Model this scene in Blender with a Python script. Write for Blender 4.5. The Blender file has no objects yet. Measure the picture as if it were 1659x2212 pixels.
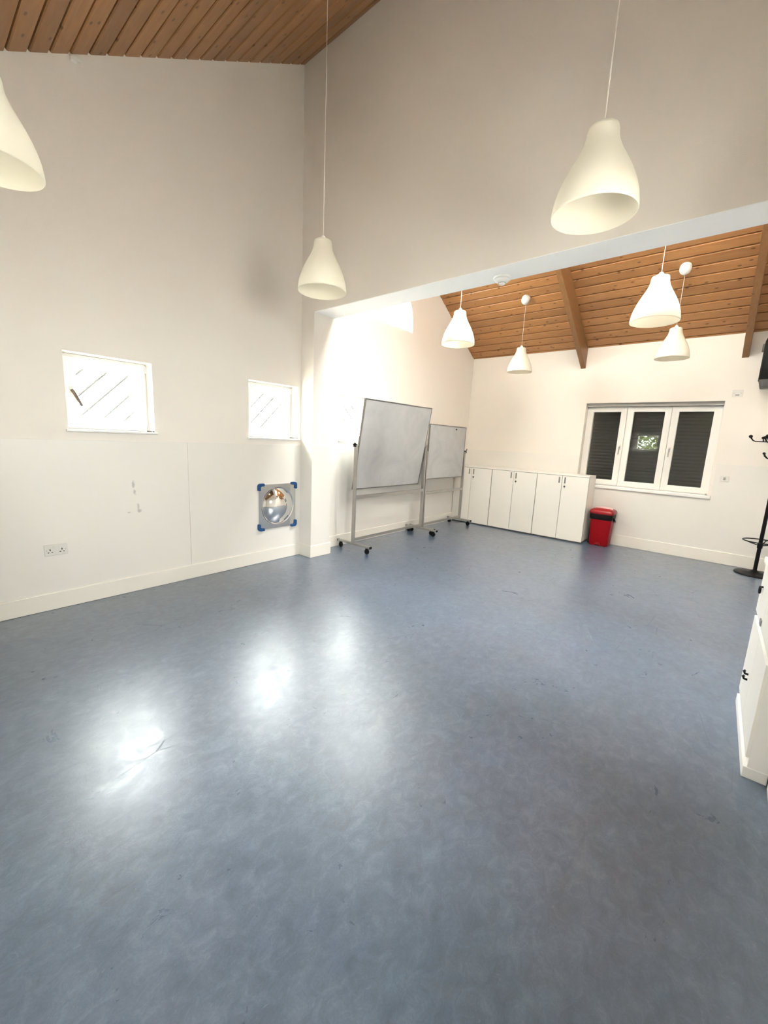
import bpy, bmesh, math, random
from mathutils import Vector, Matrix
from mathutils.geometry import tessellate_polygon
random.seed(7)
COL = bpy.context.scene.collection
PI = math.pi

# ------------------------------------------------------------------ dimensions
L = 3.98          # back wall plane
YF = -3.69        # front wall plane (behind the camera)
T = 0.293         # dividing wall thickness
HO = 2.789        # height of the opening
SB, SF = 0.603, 0.582
HB = 2.984        # back wall height at eaves
def zb(y): return HB + SB * (L - y)
def zf(y): return 5.185 + SF * y
XR = 4.29         # right wall of the front half
XB = 5.95         # right wall of the back half
DADO = 1.336

# ------------------------------------------------------------------ materials
def nt(name):
    m = bpy.data.materials.new(name); m.use_nodes = True
    n = m.node_tree; b = n.nodes['Principled BSDF']
    return m, n, b
def mat(name, col, rough=0.5, metal=0.0, spec=0.5, bump=0.0, bscale=300, coat=0.0, var=0.0, vscale=3):
    m, n, b = nt(name)
    b.inputs['Base Color'].default_value = (*col, 1)
    b.inputs['Roughness'].default_value = rough
    b.inputs['Metallic'].default_value = metal
    b.inputs['Specular IOR Level'].default_value = spec
    b.inputs['Coat Weight'].default_value = coat
    tc = n.nodes.new('ShaderNodeTexCoord')
    if bump:
        t = n.nodes.new('ShaderNodeTexNoise'); t.inputs['Scale'].default_value = bscale
        t.inputs['Detail'].default_value = 3
        n.links.new(tc.outputs['Object'], t.inputs['Vector'])
        bu = n.nodes.new('ShaderNodeBump'); bu.inputs['Strength'].default_value = bump
        bu.inputs['Distance'].default_value = 0.002
        n.links.new(t.outputs['Fac'], bu.inputs['Height']); n.links.new(bu.outputs['Normal'], b.inputs['Normal'])
    t = n.nodes.new('ShaderNodeTexNoise'); t.inputs['Scale'].default_value = vscale; t.inputs['Detail'].default_value = 4
    n.links.new(tc.outputs['Object'], t.inputs['Vector'])
    mx = n.nodes.new('ShaderNodeMix'); mx.data_type = 'RGBA'
    k = 1 - var
    mx.inputs[6].default_value = (col[0]*k, col[1]*k, col[2]*k, 1); mx.inputs[7].default_value = (min(1, col[0]*(1+var)), min(1, col[1]*(1+var)), min(1, col[2]*(1+var)), 1)
    n.links.new(t.outputs['Fac'], mx.inputs[0]); n.links.new(mx.outputs[2], b.inputs['Base Color'])
    return m

WALLC = (0.82, 0.765, 0.695)
M = {}
M['wall'] = mat('painted_plaster', WALLC, 0.75, bump=0.5, bscale=170, var=0.02, vscale=2)
M['cladding'] = mat('wall_board', (0.775, 0.745, 0.69), 0.42, bump=0.15, bscale=60, var=0.025, vscale=1.3)
M['skirting'] = mat('cream_gloss', (0.80, 0.765, 0.69), 0.35, var=0.015)
M['soffit'] = mat('soffit_lightened', (0.95, 0.945, 0.93), 0.7, bump=0.3, bscale=170)  # lightened colour stands in for light bounced up from the floor
M['upvc'] = mat('window_plastic', (0.86, 0.84, 0.79), 0.28, var=0.01)
M['sill'] = mat('sill_gloss', (0.86, 0.84, 0.80), 0.25)
M['alu'] = mat('silver_aluminium', (0.46, 0.445, 0.42), 0.35, metal=0.85, bump=0.03, bscale=500)
M['alu_dark'] = mat('aluminium_edge', (0.24, 0.235, 0.22), 0.35, metal=0.7)
M['black'] = mat('black_plastic', (0.003, 0.003, 0.003), 0.5, spec=0.25)
M['black_metal'] = mat('black_lacquer', (0.002, 0.002, 0.002), 0.42, spec=0.25)
M['laminate'] = mat('white_laminate', (0.86, 0.83, 0.76), 0.35, var=0.01)
M['gap'] = mat('shadow_gap_edge', (0.09, 0.085, 0.08), 0.6)
M['plinth'] = mat('grey_plinth', (0.25, 0.25, 0.25), 0.5)
M['chrome'] = mat('satin_steel', (0.36, 0.35, 0.33), 0.28, metal=0.9)
M['red'] = mat('red_plastic', (0.27, 0.000, 0.004), 0.4, spec=0.25)
M['red_dark'] = mat('red_plastic_lid', (0.30, 0.002, 0.006), 0.3)
M['pale_pink'] = mat('worn_label', (0.80, 0.55, 0.52), 0.4)
M['blue'] = mat('blue_rubber', (0.004, 0.060, 0.19), 0.5)
M['socket'] = mat('socket_plastic', (0.70, 0.68, 0.63), 0.35)
M['slot'] = mat('socket_hole', (0.02, 0.02, 0.02), 0.6)
M['cord'] = mat('white_flex', (0.74, 0.70, 0.63), 0.5)
M['rose'] = mat('rose_plastic', (0.84, 0.82, 0.77), 0.4)
M['shutter'] = mat('shutter_slats', (0.020, 0.018, 0.015), 0.7, spec=0.15)
M['grey_box'] = mat('grey_headbox', (0.45, 0.43, 0.39), 0.6)
M['bar'] = mat('diagonal_bar_paint', (0.10, 0.095, 0.095), 0.6)
M['lever'] = mat('bronze_lever', (0.13, 0.095, 0.075), 0.5)
M['leaf'] = mat('leaf_green', (0.24, 0.32, 0.06), 0.5, var=0.4, vscale=9)
M['leaf_dark'] = mat('leaf_olive', (0.11, 0.14, 0.035), 0.6, var=0.5, vscale=9)
M['bark'] = mat('bark', (0.11, 0.085, 0.06), 0.9, var=0.3, vscale=20)
M['grass'] = mat('paving', (0.42, 0.40, 0.37), 0.9, var=0.1, vscale=5)
M['grille'] = mat('speaker_grille', (0.10, 0.095, 0.092), 0.5, var=0.4, vscale=120)
M['bulb'] = mat('opal_bulb', (0.85, 0.83, 0.75), 0.2)
M['detector'] = mat('detector_plastic', (0.84, 0.83, 0.80), 0.4)
M['cup_white'] = mat('white_cupboard_paint', (0.83, 0.81, 0.77), 0.4, bump=0.1, bscale=200)
M['ring_dark'] = mat('detector_slot', (0.35, 0.34, 0.32), 0.6)
M['tile'] = mat('roof_underlay', (0.25, 0.24, 0.23), 0.9)
M['mirror'] = mat('silvered_acrylic', (0.86, 0.86, 0.86), 0.03, metal=1.0)
M['mirror_rim'] = mat('silvered_moulding', (0.70, 0.71, 0.71), 0.13, metal=1.0, var=0.04)

def glass_mat():
    m = bpy.data.materials.new('window_glass'); m.use_nodes = True; n = m.node_tree
    n.nodes.clear()
    o = n.nodes.new('ShaderNodeOutputMaterial'); tr = n.nodes.new('ShaderNodeBsdfTransparent')
    tr.inputs[0].default_value = (0.93, 0.95, 0.94, 1)
    gl = n.nodes.new('ShaderNodeBsdfGlossy'); gl.inputs['Roughness'].default_value = 0.0
    # Schlick reflectance, the same from both sides of the pane
    ge = n.nodes.new('ShaderNodeNewGeometry'); dt = n.nodes.new('ShaderNodeVectorMath'); dt.operation = 'DOT_PRODUCT'
    n.links.new(ge.outputs['Normal'], dt.inputs[0]); n.links.new(ge.outputs['Incoming'], dt.inputs[1])
    def mm(op, a, b):
        x = n.nodes.new('ShaderNodeMath'); x.operation = op
        for i, q in enumerate((a, b)):
            if isinstance(q, (int, float)): x.inputs[i].default_value = q
            elif q is not None: n.links.new(q, x.inputs[i])
        return x.outputs[0]
    k = mm('POWER', mm('SUBTRACT', 1.0, mm('ABSOLUTE', dt.outputs['Value'], None)), 5.0)
    fac = mm('ADD', mm('MULTIPLY', k, 0.95), 0.045)
    mx = n.nodes.new('ShaderNodeMixShader')
    n.links.new(fac, mx.inputs[0]); n.links.new(tr.outputs[0], mx.inputs[1]); n.links.new(gl.outputs[0], mx.inputs[2])
    n.links.new(mx.outputs[0], o.inputs[0]); return m
M['glass'] = glass_mat()

def shade_mat():
    m, n, b = nt('translucent_shade')
    b.inputs['Base Color'].default_value = (0.94, 0.91, 0.82, 1); b.inputs['Roughness'].default_value = 0.4
    tr = n.nodes.new('ShaderNodeBsdfTranslucent'); tr.inputs[0].default_value = (0.98, 0.95, 0.86, 1)
    mx = n.nodes.new('ShaderNodeMixShader'); mx.inputs[0].default_value = 0.48
    o = n.nodes['Material Output']
    n.links.new(b.outputs[0], mx.inputs[1]); n.links.new(tr.outputs[0], mx.inputs[2]); n.links.new(mx.outputs[0], o.inputs[0])
    return m
M['shade'] = shade_mat()

def math_node(n, op, a=None, b=None, c=None, clamp=False):
    x = n.nodes.new('ShaderNodeMath'); x.operation = op; x.use_clamp = clamp
    for i, q in enumerate((a, b, c)):
        if q is None: continue
        if isinstance(q, (int, float)): x.inputs[i].default_value = q
        else: n.links.new(q, x.inputs[i])
    return x.outputs[0]
def ramp(n, src, stops):
    r = n.nodes.new('ShaderNodeValToRGB'); e = r.color_ramp.elements
    while len(e) < len(stops): e.new(0.5)
    for el, (p, c) in zip(e, stops): el.position = p; el.color = (*c, 1) if len(c) == 3 else c
    n.links.new(src, r.inputs[0]); return r.outputs[0]
def mixc(n, f, a, b, mode='MIX'):
    x = n.nodes.new('ShaderNodeMix'); x.data_type = 'RGBA'; x.blend_type = mode
    for i, q in ((0, f), (6, a), (7, b)):
        if isinstance(q, (int, float)): x.inputs[i].default_value = q
        elif isinstance(q, tuple): x.inputs[i].default_value = (*q, 1)
        else: n.links.new(q, x.inputs[i])
    return x.outputs[2]
def noise(n, vec, scale, detail=3, rough=0.5, dist=0.0):
    t = n.nodes.new('ShaderNodeTexNoise'); t.inputs['Scale'].default_value = scale
    t.inputs['Detail'].default_value = detail; t.inputs['Roughness'].default_value = rough; t.inputs['Distortion'].default_value = dist
    n.links.new(vec, t.inputs['Vector']); return t.outputs['Fac']
def mapping(n, vec, scale=(1, 1, 1), rot=(0, 0, 0), loc=(0, 0, 0)):
    x = n.nodes.new('ShaderNodeMapping'); x.inputs['Scale'].default_value = scale; x.inputs['Rotation'].default_value = rot; x.inputs['Location'].default_value = loc
    n.links.new(vec, x.inputs['Vector']); return x.outputs[0]

def pine(name, pitch, y0, dark=1.0, beam=False):
    m, n, b = nt(name)
    tc = n.nodes.new('ShaderNodeTexCoord'); sp = n.nodes.new('ShaderNodeSeparateXYZ'); n.links.new(tc.outputs['Object'], sp.inputs[0])
    idx = math_node(n, 'FLOOR', math_node(n, 'DIVIDE', math_node(n, 'SUBTRACT', sp.outputs[1], y0), pitch))
    wn = n.nodes.new('ShaderNodeTexWhiteNoise'); wn.noise_dimensions = '1D'; n.links.new(idx, wn.inputs['W'])
    off = math_node(n, 'MULTIPLY', wn.outputs['Value'], 37.0)
    cb = n.nodes.new('ShaderNodeCombineXYZ')
    if beam:
        n.links.new(math_node(n, 'MULTIPLY', sp.outputs[0], 9.0), cb.inputs[0]); n.links.new(math_node(n, 'MULTIPLY', sp.outputs[1], 1.0), cb.inputs[1]); n.links.new(math_node(n, 'MULTIPLY', sp.outputs[2], 6.0), cb.inputs[2])
    else:
        n.links.new(math_node(n, 'ADD', sp.outputs[0], off), cb.inputs[0]); n.links.new(math_node(n, 'MULTIPLY', sp.outputs[1], 9.0), cb.inputs[1]); n.links.new(off, cb.inputs[2])
    g = noise(n, cb.outputs[0], 4.0, 6, 0.6, 0.6)
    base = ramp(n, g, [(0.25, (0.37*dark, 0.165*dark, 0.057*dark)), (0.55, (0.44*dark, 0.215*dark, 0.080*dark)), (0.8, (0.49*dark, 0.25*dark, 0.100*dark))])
    if not beam:
        shade = ramp(n, wn.outputs['Value'], [(0.0, (0.84, 0.82, 0.80)), (1.0, (1.10, 1.09, 1.07))])
        base = mixc(n, 1.0, base, shade, 'MULTIPLY')
    vo = n.nodes.new('ShaderNodeTexVoronoi'); vo.inputs['Scale'].default_value = 1.0; vo.voronoi_dimensions = '2D'
    kv = n.nodes.new('ShaderNodeCombineXYZ')
    n.links.new(math_node(n, 'MULTIPLY', math_node(n, 'ADD', sp.outputs[0], off), 4.6), kv.inputs[0])
    n.links.new(math_node(n, 'MULTIPLY', sp.outputs[1], 10.0), kv.inputs[1])
    n.links.new(kv.outputs[0], vo.inputs['Vector'])
    kd = ramp(n, vo.outputs['Distance'], [(0.05, (1, 1, 1)), (0.115, (0, 0, 0))])
    sc = n.nodes.new('ShaderNodeSeparateColor'); n.links.new(vo.outputs['Color'], sc.inputs[0])
    gate = math_node(n, 'GREATER_THAN', sc.outputs[0], 0.5)
    kf = math_node(n, 'MULTIPLY', kd, gate)
    base = mixc(n, math_node(n, 'MULTIPLY', kf, 0.8), base, (0.105, 0.038, 0.012))
    n.links.new(base, b.inputs['Base Color']); b.inputs['Roughness'].default_value = 0.38
    bu = n.nodes.new('ShaderNodeBump'); bu.inputs['Strength'].default_value = 0.15; bu.inputs['Distance'].default_value = 0.003
    n.links.new(g, bu.inputs['Height']); n.links.new(bu.outputs['Normal'], b.inputs['Normal'])
    return m
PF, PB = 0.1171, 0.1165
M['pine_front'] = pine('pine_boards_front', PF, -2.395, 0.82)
M['pine_back'] = pine('pine_boards_back', PB, 2.791)
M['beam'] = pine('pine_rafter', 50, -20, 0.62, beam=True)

def lino():
    m, n, b = nt('marbled_blue_lino')
    tc = n.nodes.new('ShaderNodeTexCoord'); O = tc.outputs['Object']
    big = noise(n, O, 1.1, 3, 0.5)
    mid = noise(n, mapping(n, O, (1, 1, 1), (0, 0, 0.9)), 7, 5, 0.62, 0.8)
    st = noise(n, mapping(n, O, (1.0, 0.7, 1), (0, 0, 0.5)), 21, 7, 0.74, 0.7)
    fine = noise(n, O, 150, 3, 0.6)
    c = ramp(n, st, [(0.30, (0.050, 0.082, 0.128)), (0.5, (0.078, 0.117, 0.174)), (0.70, (0.122, 0.170, 0.236))])
    c = mixc(n, 1.0, c, ramp(n, mid, [(0.3, (0.88, 0.89, 0.90)), (0.7, (1.12, 1.11, 1.09))]), 'MULTIPLY')
    c = mixc(n, 1.0, c, ramp(n, big, [(0.3, (0.92, 0.98, 0.99)), (0.7, (1.10, 1.02, 1.03))]), 'MULTIPLY')
    c = mixc(n, 1.0, c, ramp(n, fine, [(0.3, (0.88, 0.88, 0.88)), (0.7, (1.10, 1.10, 1.10))]), 'MULTIPLY')
    # pale and dark curled flecks
    fl = noise(n, mapping(n, O, (1, 0.6, 1), (0, 0, 0.3)), 24, 7, 0.75, 2.6)
    c = mixc(n, ramp(n, fl, [(0.60, (0, 0, 0)), (0.72, (0.5, 0.5, 0.5))]), c, (0.22, 0.27, 0.33))
    fl2 = noise(n, mapping(n, O, (0.7, 1, 1), (0, 0, 1.3), (5, 3, 0)), 28, 7, 0.75, 2.4)
    c = mixc(n, ramp(n, fl2, [(0.61, (0, 0, 0)), (0.74, (0.5, 0.5, 0.5))]), c, (0.028, 0.038, 0.055))
    cloud = noise(n, O, 2.6, 5, 0.6, 0.5)
    c = mixc(n, 1.0, c, ramp(n, cloud, [(0.3, (0.86, 0.89, 0.90)), (0.7, (1.14, 1.11, 1.12))]), 'MULTIPLY')
    # welded sheet seams every two metres
    sp = n.nodes.new('ShaderNodeSeparateXYZ'); n.links.new(O, sp.inputs[0])
    w = math_node(n, 'ABSOLUTE', math_node(n, 'SUBTRACT', math_node(n, 'FLOORED_MODULO', math_node(n, 'SUBTRACT', sp.outputs[0], 1.67), 2.0), 1.0))
    seam = math_node(n, 'LESS_THAN', w, 0.0026)
    c = mixc(n, math_node(n, 'MULTIPLY', seam, 0.55), c, (0.10, 0.12, 0.15))
    # scuff scratches
    scr = None
    for (rot, sx, off2) in ((0.35, 1.0, 0.0), (1.25, 1.4, 3.7), (2.2, 0.8, 8.1)):
        sv = mapping(n, O, (sx, sx*0.22, 1), (0, 0, rot), (off2, off2*0.6, 0))
        ws = n.nodes.new('ShaderNodeTexVoronoi'); ws.voronoi_dimensions = '2D'; ws.feature = 'DISTANCE_TO_EDGE'; ws.inputs['Scale'].default_value = 2.4
        n.links.new(sv, ws.inputs['Vector'])
        gate = math_node(n, 'GREATER_THAN', noise(n, mapping(n, O, (1, 1, 1), (0, 0, 0), (off2, 1, 0)), 2.6, 3, 0.6), 0.60)
        q = math_node(n, 'MULTIPLY', math_node(n, 'LESS_THAN', ws.outputs['Distance'], 0.0032), gate)
        scr = q if scr is None else math_node(n, 'MAXIMUM', scr, q)
    c = mixc(n, math_node(n, 'MULTIPLY', scr, 0.35), c, (0.13, 0.15, 0.18))
    n.links.new(c, b.inputs['Base Color'])
    r = ramp(n, mid, [(0.3, (0.31, 0.31, 0.31)), (0.7, (0.43, 0.43, 0.43))])
    n.links.new(math_node(n, 'ADD', r, math_node(n, 'MULTIPLY', scr, 0.2)), b.inputs['Roughness'])
    wear = noise(n, mapping(n, O, (1, 1, 1), (0, 0, 0.6), (2, 7, 0)), 5.5, 6, 0.68, 1.4)
    cr = ramp(n, wear, [(0.32, (0.27, 0.27, 0.27)), (0.68, (0.42, 0.42, 0.42))])
    n.links.new(math_node(n, 'ADD', cr, math_node(n, 'MULTIPLY', scr, 0.25)), b.inputs['Coat Roughness'])
    b.inputs['Specular IOR Level'].default_value = 0.6
    b.inputs['Coat Weight'].default_value = 1.0; b.inputs['Coat IOR'].default_value = 1.6
    bu = n.nodes.new('ShaderNodeBump'); bu.inputs['Strength'].default_value = 0.5; bu.inputs['Distance'].default_value = 0.004
    hh = math_node(n, 'ADD', math_node(n, 'MULTIPLY', mid, 0.8), math_node(n, 'MULTIPLY', fine, 0.12))
    n.links.new(hh, bu.inputs['Height']); n.links.new(bu.outputs['Normal'], b.inputs['Normal'])
    return m
M['lino'] = lino()

def marked_cladding():
    # left wall boards with a few scuff marks of their own shape
    m = M['cladding'].copy(); m.name = 'wall_board_scuffed'; n = m.node_tree; b = n.nodes['Principled BSDF']
    src = b.inputs['Base Color'].links[0].from_socket
    tc = n.nodes.new('ShaderNodeTexCoord'); O = tc.outputs['Object']
    dn = n.nodes.new('ShaderNodeTexNoise'); dn.inputs['Scale'].default_value = 30; n.links.new(O, dn.inputs['Vector'])
    fac = None
    for (y, z, r, sy, sz) in [(-1.812, 0.965, 0.020, 1.6, 0.7), (-1.803, 0.897, 0.021, 1.2, 0.8), (-1.782, 0.762, 0.034, 2.6, 0.8), (-1.775, 0.735, 0.02, 1, 1), (-1.86, 0.72, 0.018, 0.6, 2.0)]:
        mp = mapping(n, O, (0, sy, sz), (0, 0, 0), (0, -y*sy, -z*sz))
        ln = n.nodes.new('ShaderNodeVectorMath'); ln.operation = 'LENGTH'; n.links.new(mp, ln.inputs[0])
        d = math_node(n, 'ADD', ln.outputs['Value'], math_node(n, 'MULTIPLY', math_node(n, 'SUBTRACT', dn.outputs['Fac'], 0.5), 0.05))
        f = math_node(n, 'MULTIPLY', math_node(n, 'SUBTRACT', 1.0, math_node(n, 'DIVIDE', d, r)), 1.6, clamp=True)
        fac = f if fac is None else math_node(n, 'MAXIMUM', fac, f)
    c = mixc(n, math_node(n, 'MULTIPLY', fac, 0.6), src, (0.33, 0.32, 0.29))
    n.links.new(c, b.inputs['Base Color'])
    return m
M['cladding_scuffed'] = marked_cladding()

def board_mat():
    m, n, b = nt('wiped_whiteboard')
    tc = n.nodes.new('ShaderNodeTexCoord'); O = tc.outputs['Object']
    a = noise(n, O, 2.2, 5, 0.6, 0.8); s2 = noise(n, mapping(n, O, (1, 1, 0.4)), 6, 4, 0.6, 1.0)
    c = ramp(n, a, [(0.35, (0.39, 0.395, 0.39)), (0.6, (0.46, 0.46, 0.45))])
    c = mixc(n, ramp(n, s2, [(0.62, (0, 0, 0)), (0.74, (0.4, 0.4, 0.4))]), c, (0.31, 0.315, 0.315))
    n.links.new(c, b.inputs['Base Color']); b.inputs['Roughness'].default_value = 0.22
    return m
M['whiteboard'] = board_mat()

# ------------------------------------------------------------------ mesh helpers
class MB:
    def __init__(s): s.v = []; s.f = []
    def add(s, vs, fs, mtx=None):
        k = len(s.v)
        s.v += [tuple(mtx @ Vector(p)) if mtx else tuple(p) for p in vs]
        s.f += [tuple(i + k for i in f) for f in fs]
        return s
    def box(s, x0, x1, y0, y1, z0, z1, mtx=None):
        vs = [(x, y, z) for x in (x0, x1) for y in (y0, y1) for z in (z0, z1)]
        fs = [(0, 1, 3, 2), (4, 6, 7, 5), (0, 4, 5, 1), (2, 3, 7, 6), (0, 2, 6, 4), (1, 5, 7, 3)]
        return s.add(vs, fs, mtx)
    def cyl(s, p, q, r, r2=None, n=20, caps=True):
        p, q = Vector(p), Vector(q); r2 = r if r2 is None else r2
        d = (q - p).normalized(); u = d.orthogonal().normalized(); w = d.cross(u)
        vs = []
        for (c, rr) in ((p, r), (q, r2)):
            vs += [tuple(c + rr * (u * math.cos(2*PI*i/n) + w * math.sin(2*PI*i/n))) for i in range(n)]
        fs = [(i, (i+1) % n, n + (i+1) % n, n + i) for i in range(n)]
        if caps: fs += [tuple(range(n))[::-1], tuple(range(n, 2*n))]
        return s.add(vs, fs)
    def lathe(s, prof, c=(0, 0, 0), n=48, mtx=None, capb=False, capt=False):
        vs = []; fs = []
        for (r, z) in prof:
            vs += [(c[0] + r*math.cos(2*PI*i/n), c[1] + r*math.sin(2*PI*i/n), c[2] + z) for i in range(n)]
        for j in range(len(prof)-1):
            for i in range(n):
                a = j*n + i; b2 = j*n + (i+1) % n
                fs.append((a, b2, b2 + n, a + n))
        if capb: fs.append(tuple(range(n))[::-1])
        if capt: fs.append(tuple(range((len(prof)-1)*n, len(prof)*n)))
        return s.add(vs, fs, mtx)
    def tube(s, pts, r, n=12, closed=False):
        pts = [Vector(p) for p in pts]; N = len(pts); vs = []; fs = []
        prev = None
        for i, p in enumerate(pts):
            if closed: d = pts[(i+1) % N] - pts[i-1]
            else: d = pts[min(i+1, N-1)] - pts[max(i-1, 0)]
            d.normalize()
            u = d.orthogonal().normalized() if prev is None else (prev - d * prev.dot(d)).normalized()
            prev = u; w = d.cross(u)
            rr = r[i] if isinstance(r, (list, tuple)) else r
            vs += [tuple(p + rr*(u*math.cos(2*PI*k/n) + w*math.sin(2*PI*k/n))) for k in range(n)]
        for i in range(N if closed else N-1):
            j = (i+1) % N
            for k in range(n): fs.append((i*n+k, i*n+(k+1) % n, j*n+(k+1) % n, j*n+k))
        if not closed: fs += [tuple(range(n))[::-1], tuple(range((N-1)*n, N*n))]
        return s.add(vs, fs)
    def prism(s, outline, axis, a, b, holes=()):
        """extrude a 2-D outline (with holes) along axis from a to b"""
        loops = [list(outline)] + [list(h) for h in holes]
        flat = [p for l in loops for p in l]
        tris = tessellate_polygon([[Vector((p[0], p[1], 0)) for p in l] for l in loops])
        def P(p, t):
            if axis == 'x': return (t, p[0], p[1])
            if axis == 'y': return (p[0], t, p[1])
            return (p[0], p[1], t)
        n = len(flat); vs = [P(p, a) for p in flat] + [P(p, b) for p in flat]; fs = []
        for t in tris:
            fs.append(tuple(t)); fs.append(tuple(i + n for i in reversed(t)))
        k = 0
        for l in loops:
            m = len(l)
            for i in range(m): fs.append((k+i, k+(i+1) % m, n+k+(i+1) % m, n+k+i))
            k += m
        return s.add(vs, fs)
    def build(s, name, material, parent=None, smooth=False, bevel=0.0, label=None, sharp=35, loc=None, seg=2):
        org = Vector((0, 0, 0))
        if parent is not None:
            p = parent
            while p is not None: org += p.location; p = p.parent
        elif loc is not None: org = Vector(loc)
        me = bpy.data.meshes.new(name)
        me.from_pydata([tuple(Vector(v) - org) for v in s.v], [], s.f)
        bm = bmesh.new(); bm.from_mesh(me); bmesh.ops.recalc_face_normals(bm, faces=bm.faces)
        if smooth:
            for f in bm.faces: f.smooth = True
            for e in bm.edges:
                if len(e.link_faces) == 2 and e.calc_face_angle() > math.radians(sharp): e.smooth = False
        bm.to_mesh(me); bm.free()
        me.materials.append(M[material] if isinstance(material, str) else material)
        o = bpy.data.objects.new(name, me); COL.objects.link(o)
        if parent is not None: o.parent = parent
        elif loc is not None: o.location = loc
        if bevel:
            md = o.modifiers.new('bevel', 'BEVEL'); md.width = bevel; md.segments = seg; md.limit_method = 'ANGLE'; md.angle_limit = math.radians(50)
            md.harden_normals = False
        if label: o['label'] = label
        return o
def box(*a, **k): return MB().box(*a, **k)
def tag(o, label, cat, group=None, kind=None):
    o['label'] = label; o['category'] = cat
    if group: o['group'] = group
    if kind: o['kind'] = kind
    return o
def thing(name, loc, label, cat, group=None):
    o = bpy.data.objects.new(name, None); o.location = loc; o.empty_display_size = 0.05; COL.objects.link(o)
    return tag(o, label, cat, group)
def struct(o, label=None, cat=None):
    o['kind'] = 'structure'
    if label: o['label'] = label
    if cat: o['category'] = cat
    return o

# ------------------------------------------------------------------ shell
WT = 0.32
W1 = (-2.236, -1.613, 1.417, 2.000)
W2 = (-0.681, -0.040, 1.409, 1.997)
W3 = (0.619, 1.250, 1.409, 2.005)
def rect(a): return [(a[0], a[2]), (a[1], a[2]), (a[1], a[3]), (a[0], a[3])]
# fanlight: flat sill, half-round head
FC, FR, FZ, FS = 1.40, 0.67, 3.037, 3.11
fan = [(FC-FR, FZ), (FC+FR, FZ)] + [(FC + FR*math.cos(PI*i/28), FS + FR*math.sin(PI*i/28)) for i in range(29)]
ry = (5.185 - (HB + SB*L)) / (-SB - SF)   # ridge y where both slopes meet
outline = [(YF-0.3, 0), (L+0.3, 0), (L+0.3, zb(L+0.3)), (ry, zf(ry)), (YF-0.3, zf(YF-0.3))]
o = MB().prism([(y, z + (0.05 if z > 0 else -0.2)) for y, z in outline], 'x', -WT, 0, holes=[rect(W1), rect(W2), rect(W3), fan]).build('wall_left', 'wall')
struct(o, 'white gable wall on the left with three small windows and a half-round light', 'wall')

BW = (2.05, 3.742, 0.900, 2.155)
o = MB().prism([(-WT, -0.2), (XB+0.3, -0.2), (XB+0.3, HB+0.03), (-WT, HB+0.03)], 'y', L, L+WT, holes=[rect(BW)]).build('wall_back', 'wall')
struct(o, 'cream white back wall with the three-light window', 'wall')
FW = (1.46, 2.12, 1.44, 2.01); FW2 = (3.10, 3.76, 1.44, 2.01)
o = MB().prism([(-WT, -0.2), (XR+0.3, -0.2), (XR+0.3, zf(YF)+0.03), (-WT, zf(YF)+0.03)], 'y', YF-WT, YF, holes=[rect(FW)]).build('wall_front', 'wall')
struct(o, 'white front wall behind the viewer', 'wall')
# dividing wall with the wide opening: pilaster, header, right pier
rz = 5.30
div = [(-0.02, 0), (0.217, 0), (0.217, HO), (XR, HO), (XR, 0), (XB+0.3, 0), (XB+0.3, rz), (-0.02, rz)]
o = MB().prism(div, 'y', 0.0, T).build('wall_divider', 'wall')
struct(o, 'tall white dividing wall above the wide opening between the two halves', 'wall')
o = box(0.217, XR, 0.002, T-0.002, HO-0.004, HO+0.001).build('trim_1', 'soffit'); struct(o, 'white soffit under the dividing wall, lightened in colour for bounced light', 'soffit')
RWN = (-2.35, -1.45, 1.50, 2.30)  # side window added out of view to brighten the left wall
o = MB().prism([(YF-0.3, -0.2), (0.01, -0.2), (0.01, 5.3), (YF-0.3, zf(YF-0.3)+0.05)], 'x', XR, XR+0.3, holes=[rect(RWN)]).build('wall_right', 'wall')
struct(o, 'white right wall of the near half', 'wall')
RW = [(1.0, 0.9), (2.9, 0.9), (2.9, 2.15), (1.0, 2.15)]
o = MB().prism([(0.01, -0.2), (L+0.3, -0.2), (L+0.3, zb(L+0.3)+0.05), (ry, zb(ry)+0.05), (0.01, 5.3)], 'x', XB, XB+0.3).build('wall_far_right', 'wall')
struct(o, 'white right wall of the far half', 'wall')
o = box(-WT, XB+0.3, YF-WT, L+WT, -0.2, 0).build('floor', 'lino'); struct(o, 'blue grey marbled lino floor with worn shine', 'floor')

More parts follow.
